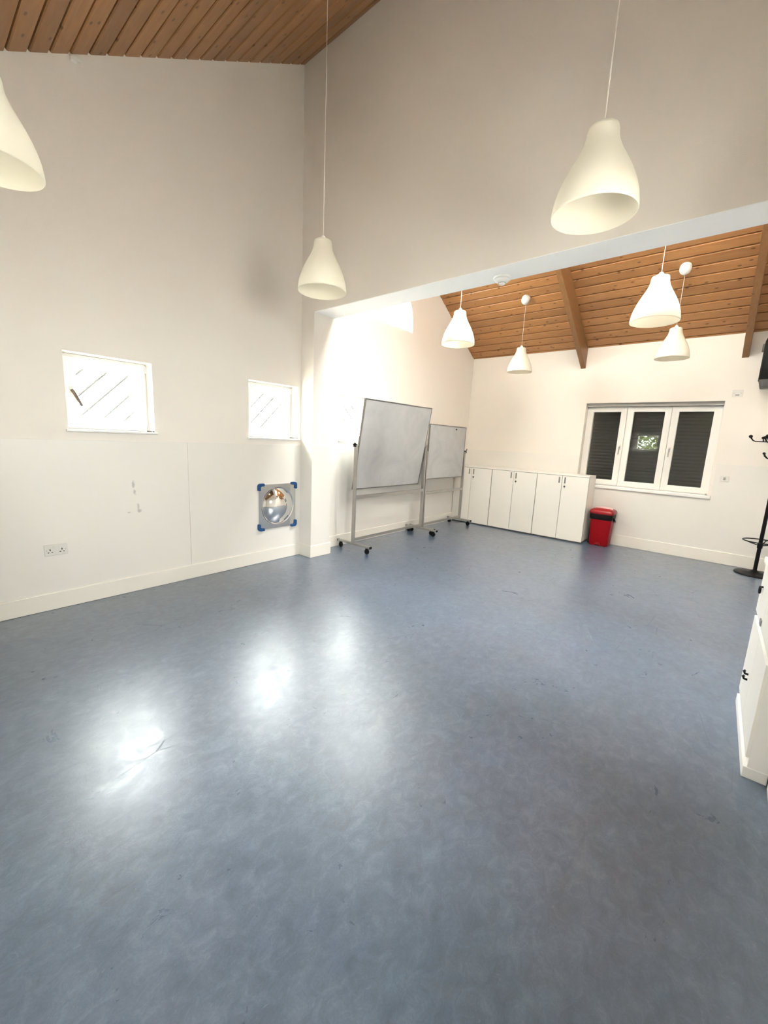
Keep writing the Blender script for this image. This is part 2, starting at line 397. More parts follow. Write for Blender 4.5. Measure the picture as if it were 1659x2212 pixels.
# ceilings: tongue and groove boards running across, modelled board by board
SKY = (2.15, 3.79, 0.48, 1.32)     # added unseen roof windows for more daylight: x0,x1,y0,y1
SKY2 = (4.30, 4.80, 0.90, 1.40)
SKYF = (2.0, 2.45, -2.75, -2.32)
def ceiling(name, material, zfun, slope, pitch, y0, ya, yb2, x0, x1, holes=(), label=''):
    mb = MB()
    k0 = math.floor((ya - y0)/pitch); y = y0 + k0*pitch; g = 0.0058; c = 0.006; dpt = 0.022
    nrm = Vector((0, -slope, 1)).normalized()
    def strip(a, b, xa, xb_):
        a2, b2 = max(a, ya), min(b, yb2)
        if b2 - a2 < 0.01: return
        prof = [(a2+g, dpt), (a2+g, c), (a2+g+c, 0), (b2-g-c, 0), (b2-g, c), (b2-g, dpt)]
        vs = []
        for x in (xa, xb_):
            for (yy, h) in prof:
                p = Vector((x, yy, zfun(yy))) + nrm*h
                vs.append(tuple(p))
        n = len(prof); fs = [(i, i+1, n+i+1, n+i) for i in range(n-1)] + [tuple(range(n))[::-1], tuple(range(n, 2*n))]
        mb.add(vs, fs)
    while y < yb2:
        a, b = y, y + pitch
        cuts = sorted(h for h in holes if b > h[2] and a < h[3]); xs = x0
        for h in cuts: strip(a, b, xs, h[0]); xs = h[1]
        strip(a, b, xs, x1)
        y += pitch
    # backing deck
    def slab(ya_, yb_, xa, xb_):
        vs = []
        for x in (xa, xb_):
            for yy in (ya_, yb_):
                for h in (dpt-0.002, 0.12): vs.append(tuple(Vector((x, yy, zfun(yy))) + nrm*h))
        mb.add(vs, [(0, 1, 3, 2), (4, 6, 7, 5), (0, 4, 5, 1), (2, 3, 7, 6), (0, 2, 6, 4), (1, 5, 7, 3)])
    if holes:
        lo, hi = min(h[2] for h in holes), max(h[3] for h in holes)
        slab(ya, lo, x0, x1); slab(hi, yb2, x0, x1); xs = x0
        for h in sorted(holes):
            slab(lo, hi, xs, h[0]); xs = h[1]
            if h[2] > lo + .01: slab(lo, h[2], h[0], h[1])
            if h[3] < hi - .01: slab(h[3], hi, h[0], h[1])
        slab(lo, hi, xs, x1)
    else: slab(ya, yb2, x0, x1)
    o = mb.build(name, material); struct(o, label, 'ceiling'); return o
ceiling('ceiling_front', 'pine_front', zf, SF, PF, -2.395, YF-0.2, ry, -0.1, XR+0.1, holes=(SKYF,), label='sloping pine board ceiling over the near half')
ceiling('ceiling_back', 'pine_back', zb, -SB, PB, 2.791, ry, L+0.15, -0.1, XB+0.1, holes=(SKY, SKY2), label='sloping knotty pine board ceiling over the far half')

# rafters
def rafter(x, ya, yb2, zfun, name='rafter'):
    d = 0.30
    mb = MB().prism([(ya, zfun(ya)+0.01), (yb2, zfun(yb2)+0.01), (yb2, zfun(yb2)-d), (ya, zfun(ya)-d)], 'x', x-0.035, x+0.035)
    return mb
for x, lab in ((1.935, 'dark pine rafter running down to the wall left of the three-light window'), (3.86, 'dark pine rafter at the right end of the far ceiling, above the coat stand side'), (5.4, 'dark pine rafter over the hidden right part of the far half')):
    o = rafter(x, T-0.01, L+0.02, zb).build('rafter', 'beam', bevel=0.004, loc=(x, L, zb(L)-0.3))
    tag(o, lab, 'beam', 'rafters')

# skirtings
def skirt(name, x0, x1, y0, y1, h=0.150, lab=None):
    # box with eased top
    o = box(x0, x1, y0, y1, 0, h).build(name, 'skirting', bevel=0.005); struct(o, lab, 'skirting'); return o
skirt('baseboard_left', 0, 0.018, YF, 0.0, 0.14, 'cream skirting along the left wall, near half')
skirt('baseboard_left_far', 0, 0.018, T, L, 0.15, 'cream skirting along the left wall, far half')
skirt('baseboard_back', 2.35, XB, L-0.018, L, 0.165, 'cream skirting along the back wall')
o = MB().prism([(0, -0.016), (0.233, -0.016), (0.233, T+0.016), (0, T+0.016), (0, T), (0.217, T), (0.217, 0), (0, 0)], 'z', 0, 0.147).build('baseboard_pilaster', 'skirting', bevel=0.004)
struct(o, 'cream skirting wrapped round the pilaster', 'skirting')
skirt('baseboard_right', XR-0.015, XR, YF, -0.76, 0.10, 'white skirting along the right wall')

# wall boards up to dado height
CT = 0.006
o = box(0, CT, YF, -1.338, 0.13, DADO).build('trim_2', 'cladding_scuffed', bevel=0.0015); struct(o, 'smooth white wall board with a few grey scuffs, below the larger near window', 'wall board')
o = box(0, CT, -1.333, 0.0, 0.13, DADO).build('trim_3', 'cladding', bevel=0.0015); struct(o, 'smooth white wall board behind the convex mirror', 'wall board')
o = MB().prism([(0, -CT), (0.217+CT, -CT), (0.217+CT, T), (0.217, T), (0.217, 0), (0, 0)], 'z', 0.13, DADO).build('trim_4', 'cladding', bevel=0.0015); struct(o, 'white wall board wrapped round the pilaster', 'wall board')
o = box(0, CT, T, L, 0.13, DADO).build('trim_5', 'cladding', bevel=0.0015); struct(o, 'white wall board behind the whiteboards', 'wall board')
o = MB().prism([(0, 0.1), (XB, 0.1), (XB, DADO), (BW[1]+0.035, DADO), (BW[1]+0.035, 0.85), (BW[0]-0.002, 0.85), (BW[0]-0.002, DADO), (0, DADO)], 'y', L-CT, L).build('trim_6', 'cladding', bevel=0.0015); struct(o, 'white wall board along the back wall below the dado line', 'wall board')

# ------------------------------------------------------------------ windows in the left wall
def left_window(name, w, bars, lab, handle=True):
    y0, y1, z0, z1 = w; xf = -0.14
    fr = MB().prism([(y0, z0), (y1, z0), (y1, z1), (y0, z1)], 'x', xf-0.07, xf, holes=[[(y0+.02, z0+.02), (y1-.02, z0+.02), (y1-.02, z1-.02), (y0+.02, z1-.02)]])
    root = fr.build(name, 'upvc', bevel=0.002, loc=(xf, (y0+y1)/2, z0)); struct(root, lab, 'window')
    gy0, gy1, gz0, gz1 = y0+.095, y1-.083, z0+.065, z1-.092
    MB().prism([(y0+.016, z0+.006), (y1-.014, z0+.006), (y1-.014, z1-.02), (y0+.016, z1-.02)], 'x', xf-0.045, xf+0.016, holes=[[(gy0, gz0), (gy1, gz0), (gy1, gz1), (gy0, gz1)]]).build('sash', 'upvc', root, bevel=0.006)
    # glazing bead
    MB().prism([(gy0-.002, gz0-.002), (gy1+.002, gz0-.002), (gy1+.002, gz1+.002), (gy0-.002, gz1+.002)], 'x', xf-0.03, xf+0.006, holes=[[(gy0+.012, gz0+.012), (gy1-.012, gz0+.012), (gy1-.012, gz1-.012), (gy0+.012, gz1-.012)]]).build('glazing_bead', 'upvc', root, bevel=0.003)
    MB().box(xf-0.026, xf-0.022, gy0-.01, gy1+.01, gz0-.01, gz1+.01).build('glass_pane', 'glass', root)
    mb = MB()
    xb = -0.185
    for (a, s) in bars:     # line z = a + s*y
        pts = []
        for y in (gy0-.02, gy1+.02):
            z = a + s*y; pts.append((y, z))
        # clip to the frame opening
        ya, yb_ = gy0-.02, gy1+.02
        def clip(y, z):
            z2 = min(max(z, gz0-.03), gz1+.03); return ((z2-a)/s, z2)
        p, q = clip(*pts[0]), clip(*pts[1])
        if p[0] > gy1+.03 or q[0] < gy0-.03 or abs(p[0]-q[0]) < .02: continue
        mb.cyl((xb, p[0], p[1]), (xb, q[0], q[1]), 0.0092, n=8)
    mb.build('diagonal_bars', 'bar', root, smooth=True)
    # hinge covers on the far side
    for z in (z0+.0, z1-.085):
        MB().cyl((xf+0.012, y1-.006, z+.01), (xf+0.012, y1-.006, z+.07), 0.0065, n=12).build('hinge', 'upvc', root, smooth=True)
    MB().box(-0.17, -0.002, y1-.012, y1-.001, z0+.001, z0+.012).build('gasket', 'gap', root)
    if handle:
        hy, hz = y0+.066, z0+.303
        h = MB().box(xf+.014, xf+.024, hy-.016, hy+.016, hz-.028, hz+.028).build('handle', 'socket', root, bevel=.006)
        MB().cyl((xf+.02, hy, hz), (xf+.052, hy, hz), .011, n=16).build('spindle', 'socket', h, smooth=True)
        m2 = MB().tube([(xf+.050, hy-.004, hz+.004), (xf+.055, hy+.01, hz-.022), (xf+.055, hy+.055, hz-.118)], [.013, .012, .010], 12)
        m2.build('lever', 'lever', h, smooth=True)
    s = MB().box(-0.125, 0.032, y0-.018, min(y1+.018, -0.002) if y1 < 0 and y1 > -0.1 else y1+.018, z0-.018, z0+.001)
    s.build('window_sill', 'sill', root, bevel=.006)
    return root
left_window('window_1', W1, [(3.966, 1), (3.797, 1), (3.630, 1), (3.464, 1), (3.297, 1)], 'larger-looking near window on the left wall with diagonal bars and a tilted handle')
left_window('window_2', W2, [(2.276, 1), (2.110, 1), (1.945, 1)], 'small square window on the left wall tight against the pilaster', handle=False)
left_window('window_3', W3, [(2.895, -1), (2.737, -1), (2.560, -1), (3.06, -1)], 'small square window half hidden behind the large whiteboard', handle=False)

# half-round fanlight
xf = -0.12
def arc(r, n=28, zc=FS): return [(FC + r*math.cos(PI*i/n), zc + r*math.sin(PI*i/n)) for i in range(n+1)]
def fanloop(m): return [(FC-FR+m, FZ+m), (FC+FR-m, FZ+m)] + arc(FR-m)
root = MB().prism(fanloop(0.0), 'x', xf-.07, xf, holes=[fanloop(0.06)]).build('window_4', 'upvc', bevel=.003, loc=(xf, FC, FZ)); struct(root, 'high half-round window near the top of the left wall, partly hidden by the dividing wall', 'window')
mb = MB()
for y in (FC-.3, FC, FC+.3): mb.box(xf-.05, xf-.01, y-.018, y+.018, FZ+.05, FS + math.sqrt((FR-.04)**2-(y-FC)**2))
mb.build('mullions', 'upvc', root)
MB().prism(fanloop(0.05), 'x', xf-.036, xf-.032).build('glass_pane', 'glass', root)

# ------------------------------------------------------------------ back window (three lights, shutter down)
yf = L + 0.13
x0, x1, z0, z1 = BW[0], BW[1], 0.900, 2.105
holes = [[(a+.02, z0+.02), (b-.02, z0+.02), (b-.02, z1-.02), (a+.02, z1-.02)] for a, b in ((x0, 2.612), (2.612, 3.172), (3.172, x1))]
root = MB().prism([(x0, z0), (x1, z0), (x1, z1), (x0, z1)], 'y', yf, yf+.07, holes=holes).build('window_5', 'upvc', bevel=.002, loc=((x0+x1)/2, yf, z0)); struct(root, 'three-light white window in the back wall with dark shutters behind the glass', 'window')
for (sa, sb_, ga, gb) in ((2.052, 2.610, 2.143, 2.528), (2.614, 3.170, 2.700, 3.089), (3.174, 3.740, 3.257, 3.645)):
    s = MB().prism([(sa, z0+.005), (sb_, z0+.005), (sb_, z1-.005), (sa, z1-.005)], 'y', yf-.018, yf+.045, holes=[[(ga, .988), (gb, .988), (gb, 2.029), (ga, 2.029)]]).build('sash', 'upvc', root, bevel=.006)
    MB().box(ga-.01, gb+.01, yf+.018, yf+.022, .978, 2.039).build('glass_pane', 'glass', s)
for hx, s in ((2.575, -1), (3.213, 1)):
    h = MB().box(hx-.014, hx+.014, yf-.030, yf-.016, 1.462, 1.530).build('handle', 'socket', root, bevel=.006)
    MB().tube([(hx, yf-.03, 1.502), (hx, yf-.058, 1.500), (hx, yf-.062, 1.485), (hx-.002, yf-.060, 1.390)], [.010, .010, .009, .007], 12).build('lever', 'chrome', h, smooth=True)
mb = MB()
z = 0.90
while z < 2.12:       # roller shutter slats
    pr = []
    for i in range(7):
        t = i/6; pr.append((yf+.105 + .004*abs(2*t-1)**2, z + t*.048))
    vs = [(xx, p[0], p[1]) for xx in (x0+.03, x1-.03) for p in pr]
    mb.add(vs, [(i, i+1, 7+i+1, 7+i) for i in range(6)]); z += .050
mb.box(x0+.03, x1-.03, yf+.118, yf+.124, .89, 2.13)
mb.build('roller_shutter', 'shutter', root, label='dark slatted roller shutter behind the panes')
MB().box(BW[0], 3.742, yf-.075, yf+.12, 2.105, 2.155).build('shutter_box', 'grey_box', root, bevel=.002)
MB().box(BW[0]+.05, BW[1]+.032, L-.030, yf-.002, .858, .902).build('window_sill', 'sill', root, bevel=.006)
MB().box(BW[1]-.03, BW[1]-.012, L-.004, L+.006, .903, .925).build('corner_cap', 'ring_dark', root)

# front wall window and glazed door opening behind the viewer
def plain_window(name, w, lab, yw, panes=1):
    x0, x1, z0, z1 = w; m = .08
    holes = []
    st = (x1-x0)/panes
    for i in range(panes): holes.append([(x0+i*st+m, z0+m), (x0+(i+1)*st-m, z0+m), (x0+(i+1)*st-m, z1-m), (x0+i*st+m, z1-m)])
    r = MB().prism([(x0, z0), (x1, z0), (x1, z1), (x0, z1)], 'y', yw-.07, yw, holes=holes).build(name, 'upvc', bevel=.003, loc=((x0+x1)/2, yw, z0)); struct(r, lab, 'window')
    MB().box(x0+.04, x1-.04, yw-.04, yw-.036, z0+.04, z1-.04).build('glass_pane', 'glass', r)
    return r
r = plain_window('window_6', FW, 'small window in the front wall, seen only as a reflection in the middle pane', YF-.14)
MB().box(FW[0]-.02, FW[1]+.02, YF-.13, YF+.03, FW[2]-.018, FW[2]+.001).build('window_sill', 'sill', r, bevel=.005)
# side and roof windows, unseen, added to brighten the room
r = MB().prism(rect(RWN), 'x', XR+.12, XR+.19, holes=[[(RWN[0]+.08, RWN[2]+.08), (RWN[1]-.08, RWN[2]+.08), (RWN[1]-.08, RWN[3]-.08), (RWN[0]+.08, RWN[3]-.08)]]).build('added_window_10', 'upvc', bevel=.003, loc=(XR+.12, -1.90, RWN[2])); struct(r, 'added unseen window in the right wall of the near half, brightening the left wall', 'window')
MB().box(XR+.15, XR+.154, RWN[0]+.04, RWN[1]-.04, RWN[2]+.04, RWN[3]-.04).build('glass_pane', 'glass', r)
def added_roof_window(name, S0, zfun, slope, lab):
    nb = Vector((0, -slope, 1)).normalized()
    def P(x, y, h): return tuple(Vector((x, y, zfun(y))) + nb*h)
    def ring(a, b, h0, h1):
        mb = MB()
        o1 = [(a[0], a[2]), (a[1], a[2]), (a[1], a[3]), (a[0], a[3])]; o2 = [(b[0], b[2]), (b[1], b[2]), (b[1], b[3]), (b[0], b[3])]
        vs = [P(x, y, h0) for x, y in o1] + [P(x, y, h0) for x, y in o2] + [P(x, y, h1) for x, y in o1] + [P(x, y, h1) for x, y in o2]
        fs = []
        for i in range(4):
            j = (i+1) % 4
            fs += [(i, j, 4+j, 4+i), (8+i, 8+j, 12+j, 12+i), (i, j, 8+j, 8+i), (4+i, 4+j, 12+j, 12+i)]
        return mb.add(vs, fs)
    S1 = (S0[0]+.03, S0[1]-.03, S0[2]+.03, S0[3]-.03)
    r = ring(S0, S1, -.004, .20).build(name, 'soffit', loc=P((S0[0]+S0[1])/2, (S0[2]+S0[3])/2, 0)); struct(r, lab, 'window')
    ring(S1, (S1[0]+.07, S1[1]-.07, S1[2]+.07, S1[3]-.07), .13, .18).build('sash', 'upvc', r)
    MB().add([P(S1[0]+.03, S1[2]+.03, .16), P(S1[1]-.03, S1[2]+.03, .16), P(S1[1]-.03, S1[3]-.03, .16), P(S1[0]+.03, S1[3]-.03, .16)], [(0, 1, 2, 3)]).build('glass_pane', 'glass', r)
    return P((S0[0]+S0[1])/2, (S0[2]+S0[3])/2, .25)
ROOF = [(added_roof_window('added_window_7', SKY, zb, -SB, 'added unseen roof window in the far slope, more daylight around the opening'), SKY, -SB),
        (added_roof_window('added_window_8', SKY2, zb, -SB, 'added unseen roof window in the far slope, more daylight for the right part'), SKY2, -SB),
        (added_roof_window('added_window_9', SKYF, zf, SF, 'added unseen roof window in the near slope, more daylight for the near half'), SKYF, SF)]

# ------------------------------------------------------------------ pendant lamps
R0 = 0.1785
PROF = [(0.0, .30), (0.012, .345), (.05, .365), (.11, .375), (.17, .400), (.24, .450), (.32, .525), (.42, .635), (.52, .740), (.62, .830), (.72, .905), (.82, .960), (.92, .990), (.975, 1.0), (1.0, .995)]
def lamp(x, y, z, label, group, ceil_fun, tilt):
    """z = height of the rim; the flex runs up to a rose on the sloping boards"""
    H = 0.345
    t = thing('pendant_lamp', (x, y, z), label, 'lamp', group)
    th = .0025
    outer = [(R0*r, z + H*(1-k)) for k, r in PROF]
    inner = [(max(R0*r - th, .01), z + H*(1-k) - (th if k < .02 else 0)) for k, r in reversed(PROF)]
    prof = [(.012, z+H)] + outer + [(R0*.985, z-.001)] + inner + [(.012, z+H-th)]
    MB().lathe([(r, zz) for r, zz in prof], (x, y, 0), 72).build('lamp_shade', 'shade', t, smooth=True, sharp=60)
    h = MB().lathe([(.012, H+.03), (.020, H+.015), (.022, H-.02), (.026, H-.03), (.026, H-.085), (.021, H-.09)], (x, y, z), 24, capb=True, capt=True).build('lamp_holder', 'rose', t, smooth=True)
    MB().lathe([(.012, H-.088), (.014, H-.10), (.020, H-.118), (.029, H-.150), (.030, H-.170), (.022, H-.192), (.008, H-.200), (.001, H-.2005)], (x, y, z), 28).build('bulb', 'bulb', t, smooth=True)
    zc = ceil_fun(y)
    MB().cyl((x, y, z+H+.01), (x, y, zc-.06), .0024, n=10).build('cord', 'cord', t, smooth=True)
    # rose tilted with the boards
    mtx = Matrix.Translation((x, y, zc-.001)) @ Matrix.Rotation(tilt, 4, 'X')
    MB().lathe([(.056, .0), (.060, -.012), (.060, -.045), (.052, -.075), (.036, -.096), (.014, -.106), (.002, -.107)], (0, 0, 0), 36, mtx=mtx, capb=True).build('ceiling_rose', 'rose', t, smooth=True)
    return t
ab, af = -math.atan(SB), math.atan(SF)
G = 'white bell-shaped pendant lamps'
lamp(1.441, -0.95, 2.505, 'cream bell pendant lamp hanging in front of the corner above the pilaster', G, zf, af)
lamp(3.300, -0.967, 2.490, 'large-looking cream bell pendant lamp in front of the dividing wall, nearest on the right', G, zf, af)
lamp(1.400, -2.735, 2.500, 'cream bell pendant lamp cut off by the left edge of the picture', G, zf, af)
lamp(1.441, 1.013, 2.515, 'bright white bell pendant lamp seen against the left wall and ceiling edge beyond the opening', G, zb, ab)
lamp(3.280, 1.014, 2.500, 'bright white bell pendant lamp, larger of the right pair beyond the opening', G, zb, ab)
lamp(1.310, 3.020, 2.530, 'small far pendant lamp left of the dark rafter with its rose in view', G, zb, ab)
lamp(3.195, 2.997, 2.560, 'far pendant lamp half overlapped by a larger one, above the back window', G, zb, ab)

# ------------------------------------------------------------------ smoke detector on the soffit
t = thing('smoke_detector', (2.303, .205, HO-.004), 'round white smoke detector on the soffit of the dividing wall', 'detector')
MB().lathe([(.070, 0), (.072, -.006), (.070, -.014), (.064, -.018)], (2.303, .205, HO-.004), 40, capb=True, capt=True).build('base', 'detector', t, smooth=True)
MB().lathe([(.060, -.018), (.058, -.022), (.050, -.034), (.036, -.042), (.030, -.043)], (2.303, .205, HO-.004), 40, capt=True).build('body', 'detector', t, smooth=True)
MB().lathe([(.030, -.043), (.030, -.046), (.027, -.0465), (.027, -.043)], (2.303, .205, HO-.004), 32).build('slot_ring', 'ring_dark', t, smooth=True)
MB().lathe([(.0265, -.043), (.0265, -.050), (.020, -.056), (.001, -.058)], (2.303, .205, HO-.004), 32).build('sensor_cap', 'detector', t, smooth=True)

# ------------------------------------------------------------------ mobile whiteboards
def castor(t, x, y, root_foot):
    r = .033
    c = MB().cyl((x, y-.012, r), (x, y+.012, r), r, n=24)
    o = c.build('castor', 'black', root_foot, smooth=True, bevel=.004)
    MB().box(x-.014, x+.014, y-.018, y+.018, .050, .078).cyl((x, y-.020, r), (x, y+.020, r), .007, n=10).build('fork', 'black', o, bevel=.003)
def whiteboard(loc, label, xp, ya, yb2, foot_x, cast_x, by0, by1, zc, h2, th, zmid, zlow, knob, ztop, footy=None, hmid=.045):
    t = thing('mobile_whiteboard', loc, label, 'whiteboard', 'mobile whiteboards on castors')
    for i, y in enumerate((ya, yb2)):
        MB().box(xp-.024, xp+.024, y-.013, y+.013, .10, ztop).build('upright', 'alu', t, bevel=.004)
        f = MB().box(foot_x[0]+.008, foot_x[1]-.008, y-.018, y+.018, .078, .106).build('foot', 'alu', t, bevel=.005)
        MB().box(foot_x[0], foot_x[0]+.010, y-.019, y+.019, .077, .107).build('end_cap', 'black', f, bevel=.003)
        MB().box(foot_x[1]-.010, foot_x[1]+.003, y-.019, y+.019, .077, .107).build('end_cap', 'black', f, bevel=.003)
        for x in cast_x: castor(t, x, y, f)
    MB().box(xp-.010, xp+.022, ya+.013, yb2-.013, zmid-hmid/2, zmid+hmid/2).build('crossbar', 'alu', t, bevel=.003)
    MB().box(xp-.012, xp+.012, ya+.013, yb2-.013, zlow-.018, zlow+.018).build('crossbar', 'alu', t, bevel=.003)
    mtx = Matrix.Translation((xp, 0, zc)) @ Matrix.Rotation(th, 4, 'Y')
    MB().box(-.009, .009, by0+.010, by1-.010, -h2+.010, h2-.010, mtx).build('writing_surface', 'whiteboard', t)
    fr = MB()
    e = .014
    fr.box(-.013, .013, by0, by1, h2-e, h2, mtx).box(-.013, .013, by0, by1, -h2, -h2+e, mtx)
    fr.box(-.013, .013, by0, by0+e, -h2+e, h2-e, mtx).box(-.013, .013, by1-e, by1, -h2+e, h2-e, mtx)
    fr.build('board_frame', 'alu_dark', t, bevel=.002)
    for y, s in ((ya, 1), (yb2, -1)):
        MB().box(xp-.020, xp+.020, y-.016, y+.016, ztop-.075, ztop+.004).cyl((xp, y, zc), (xp, y+s*.05, zc), .008, n=12).build('pivot_bracket', 'alu', t, bevel=.003)
    for (kx, ky, s) in knob:
        if s == 'star':
            k = MB().cyl((kx, ky+.012, zc), (kx, ky-.022, zc), .014, n=16)
            for a in range(5):
                c, d = math.cos(a*2*PI/5+.3)*.018, math.sin(a*2*PI/5+.3)*.018
                k.cyl((kx+c, ky+.004, zc+d), (kx+c, ky-.018, zc+d), .009, n=12)
        else:
            k = MB().cyl((kx, ky-.012, zc), (kx, ky+.028, zc), .024, n=18).box(kx-.014, kx+.014, ky-.02, ky+.014, zc-.045, zc+.03)
            k.tube([(kx, ky+.02, zc+.005), (kx+.015, ky+.032, zc+.030), (kx+.02, ky+.036, zc+.062)], [.008, .007, .006], 10)
        k.build('tilt_knob', 'black', t, smooth=True)
    return t
whiteboard((.31, 1.39, 0), 'large tilted whiteboard on castors nearest the opening', .308, .630, 2.150, (.030, .625), (.085, .560), .672, 2.128, 1.365, .583, .152, .700, .142, [(.308, .617, 'star')], 1.372)
whiteboard((.30, 2.80, 0), 'smaller upright whiteboard on castors standing behind the large one by the cabinets', .300, 2.208, 3.375, (.060, .540), (.100, .480), 2.235, 3.350, 1.290, .430, .02, .645, .140, [(.300, 3.388, 'lever')], 1.297, hmid=.040)
t = MB().cyl((.318, 3.01, 1.668), (.330, 3.01, 1.668), .011, n=20).build('magnet', 'black', smooth=True, loc=(.318, 3.01, 1.668))
tag(t, 'tiny black magnet near the top of the smaller whiteboard', 'magnet')

# ------------------------------------------------------------------ low cabinets
yc = 3.587
edges = [(0.012, .756, .361), (.760, 1.547, 1.154), (1.551, 2.335, 1.944)]
labs = ['white two-door cabinet in the corner, half behind the whiteboards', 'white two-door cabinet in the middle of the row of three', 'white two-door cabinet at the right end of the row beside the red bin']
for (a, b, g), lab in zip(edges, labs):
    t = thing('storage_cabinet', ((a+b)/2, (yc+L)/2, 0), lab, 'cabinet', 'white storage cabinets along the back wall')
    MB().box(a, b, yc+.020, L-.022, .035, 1.027).build('body', 'laminate', t, bevel=.001)
    MB().box(a+.004, b-.004, yc+.034, L-.03, 0, .035).build('plinth', 'plinth', t)
    MB().box(a-.001, b+.001, yc-.003, L-.020, 1.027, 1.048).build('top', 'laminate', t, bevel=.0015)
    MB().box(a+.002, b-.002, yc+.0175, yc+.021, .03, 1.026).build('gap_shade', 'gap', t)  # dark sheet behind the doors paints the shade in their gaps
    for (da, db, side) in ((a+.004, g-.003, 'l'), (g+.003, b-.004, 'r')):
        d = MB().box(da, db, yc, yc+.017, .022, 1.021).build('door', 'laminate', t, bevel=.0012)
        hx = db-.040 if side == 'l' else da+.040
        MB().box(hx-.011, hx+.011, yc-.010, yc+.001, .906, 1.002).build('handle', 'chrome', d, bevel=.005)
        if side == 'r':
            MB().cyl((hx, yc-.008, .857), (hx, yc+.001, .857), .0135, n=24).build('lock', 'black', d, smooth=True, bevel=.002)
            MB().tube([(hx, yc-.008, .857), (hx+.004, yc-.022, .848), (hx+.012, yc-.024, .832)], .0035, 8).build('key', 'chrome', d, smooth=True)

# ------------------------------------------------------------------ red bin
bx0, bx1, by0, by1 = 2.405, 2.672, 3.690, 3.925
def rr(x0, x1, y0, y1, r, n=6):
    pts = []
    for cx, cy, a in ((x1-r, y0+r, -PI/2), (x1-r, y1-r, 0), (x0+r, y1-r, PI/2), (x0+r, y0+r, PI)):
        pts += [(cx + r*math.cos(a + i*PI/2/n), cy + r*math.sin(a + i*PI/2/n)) for i in range(n+1)]
    return pts
def loft(sections, capb=True, capt=True):
    mb = MB(); n = len(sections[0][0]); vs = []; fs = []
    for pts, z in sections: vs += [(p[0], p[1], z if not callable(z) else z(p)) for p in pts]
    for j in range(len(sections)-1):
        for i in range(n): fs.append((j*n+i, j*n+(i+1) % n, (j+1)*n+(i+1) % n, (j+1)*n+i))
    if capb: fs.append(tuple(range(n))[::-1])
    if capt: fs.append(tuple(range((len(sections)-1)*n, len(sections)*n)))
    return mb.add(vs, fs)
t = thing('pedal_bin', ((bx0+bx1)/2, (by0+by1)/2, 0), 'red plastic pedal bin with a black liner under its lid, beside the cabinets', 'bin')
def R_(g, dr=.045): return rr(bx0-g, bx1+g, by0-g, by1+g, dr)
loft([(R_(-.006, .04), 0), (R_(0), .012), (R_(.006), .20), (R_(.014), .40), (R_(.016), .425)]).build('body', 'red', t, smooth=True, sharp=50)
loft([(R_(.017), .405), (R_(.024), .420), (R_(.026), .470), (R_(.022), .490)], True, False).build('bin_liner', 'black', t, smooth=True, sharp=50)
MB().tube([(bx1+.02, by0+.06, .44), (bx1+.045, by0+.055, .415), (bx1+.060, by0+.050, .385)], [.018, .012, .004], 10).add([(bx1+.02, by0+.04, .45), (bx1+.045, by0+.04, .43), (bx1+.030, by0+.06, .37)], [(0, 1, 2)]).build('liner_tail', 'black', t, smooth=True)
cx, cy = (bx0+bx1)/2, (by0+by1)/2
lid = loft([(R_(.028), .488), (R_(.034), .500), (R_(.034), .520), (R_(.022), .545), (R_(.0), .562), (R_(-.045, .04), .575), (R_(-.085, .02), .579)]).build('lid', 'red_dark', t, smooth=True, sharp=50)
# raised pale strip curved over the lid
n = 14; vs = []; fs = []
for i in range(n+1):
    u = i/n; x = bx0+.010 + (bx1-bx0-.02)*u; bow = math.sin(PI*u)
    for (yy, zz) in ((cy-.045-.02*bow, .566+.016*bow), (cy+.015-.01*bow, .578+.018*bow), (cy+.015-.01*bow, .562), (cy-.045-.02*bow, .556)):
        vs.append((x, yy, zz))
for i in range(n):
    for k in range(4): fs.append((i*4+k, i*4+(k+1) % 4, (i+1)*4+(k+1) % 4, (i+1)*4+k))
fs += [(0, 1, 2, 3), (n*4, n*4+1, n*4+2, n*4+3)]
MB().add(vs, fs).build('lid_strip', 'pale_pink', lid, smooth=True)
MB().prism([(cx-.045, .0), (cx+.045, .0), (cx+.030, .040), (cx, .055), (cx-.030, .040)], 'y', by0-.008, by0+.004).build('pedal_recess', 'red_dark', t, bevel=.003)
MB().box(cx-.030, cx+.030, by0-.030, by0, .010, .020).build('pedal', 'black', t, bevel=.004)
MB().box(bx0-.020, bx0+.010, by0+.05, by1+.008, .010, .42).build('back_post_shade', 'black', t, bevel=.006)  # black strip: rear post plus the shade between bin and cabinet

# ------------------------------------------------------------------ convex mirror
my0, my1, mz0, mz1 = -.578, -.082, .385, .893
mc = ((my0+my1)/2, (mz0+mz1)/2 + .002); RB = .208
t = thing('convex_mirror', (0, mc[0], mc[1]), 'square convex mirror with blue corner guards low on the left wall', 'mirror')
def circ(r, n=48): return [(mc[0] + r*math.cos(2*PI*i/n), mc[1] + r*math.sin(2*PI*i/n)) for i in range(n)]
MB().prism(rr(my0, my1, mz0, mz1, .02), 'x', .008, .020, holes=[circ(RB)]).build('mirror_sheet', 'mirror_rim', t, bevel=.002)
mtx = Matrix.Translation((.020, mc[0], mc[1])) @ Matrix.Rotation(PI/2, 4, 'Y')
prof = [(RB+.010, -.001), (RB+.006, .008), (RB-.006, .004)]
MB().lathe(prof, n=72, mtx=mtx).build('dome_rim', 'mirror_rim', t, smooth=True)
hgt = .085; RS = (RB*RB + hgt*hgt)/(2*hgt)
prof = [(RS*math.sin(a), RS*math.cos(a) - (RS-hgt)) for a in [i/26*math.asin(RB/RS) for i in range(26, -1, -1)]]
prof = [(max(r, .0005), z) for r, z in prof]
MB().lathe(prof, n=96, mtx=mtx).build('mirror_dome', 'mirror', t, smooth=True, sharp=170)
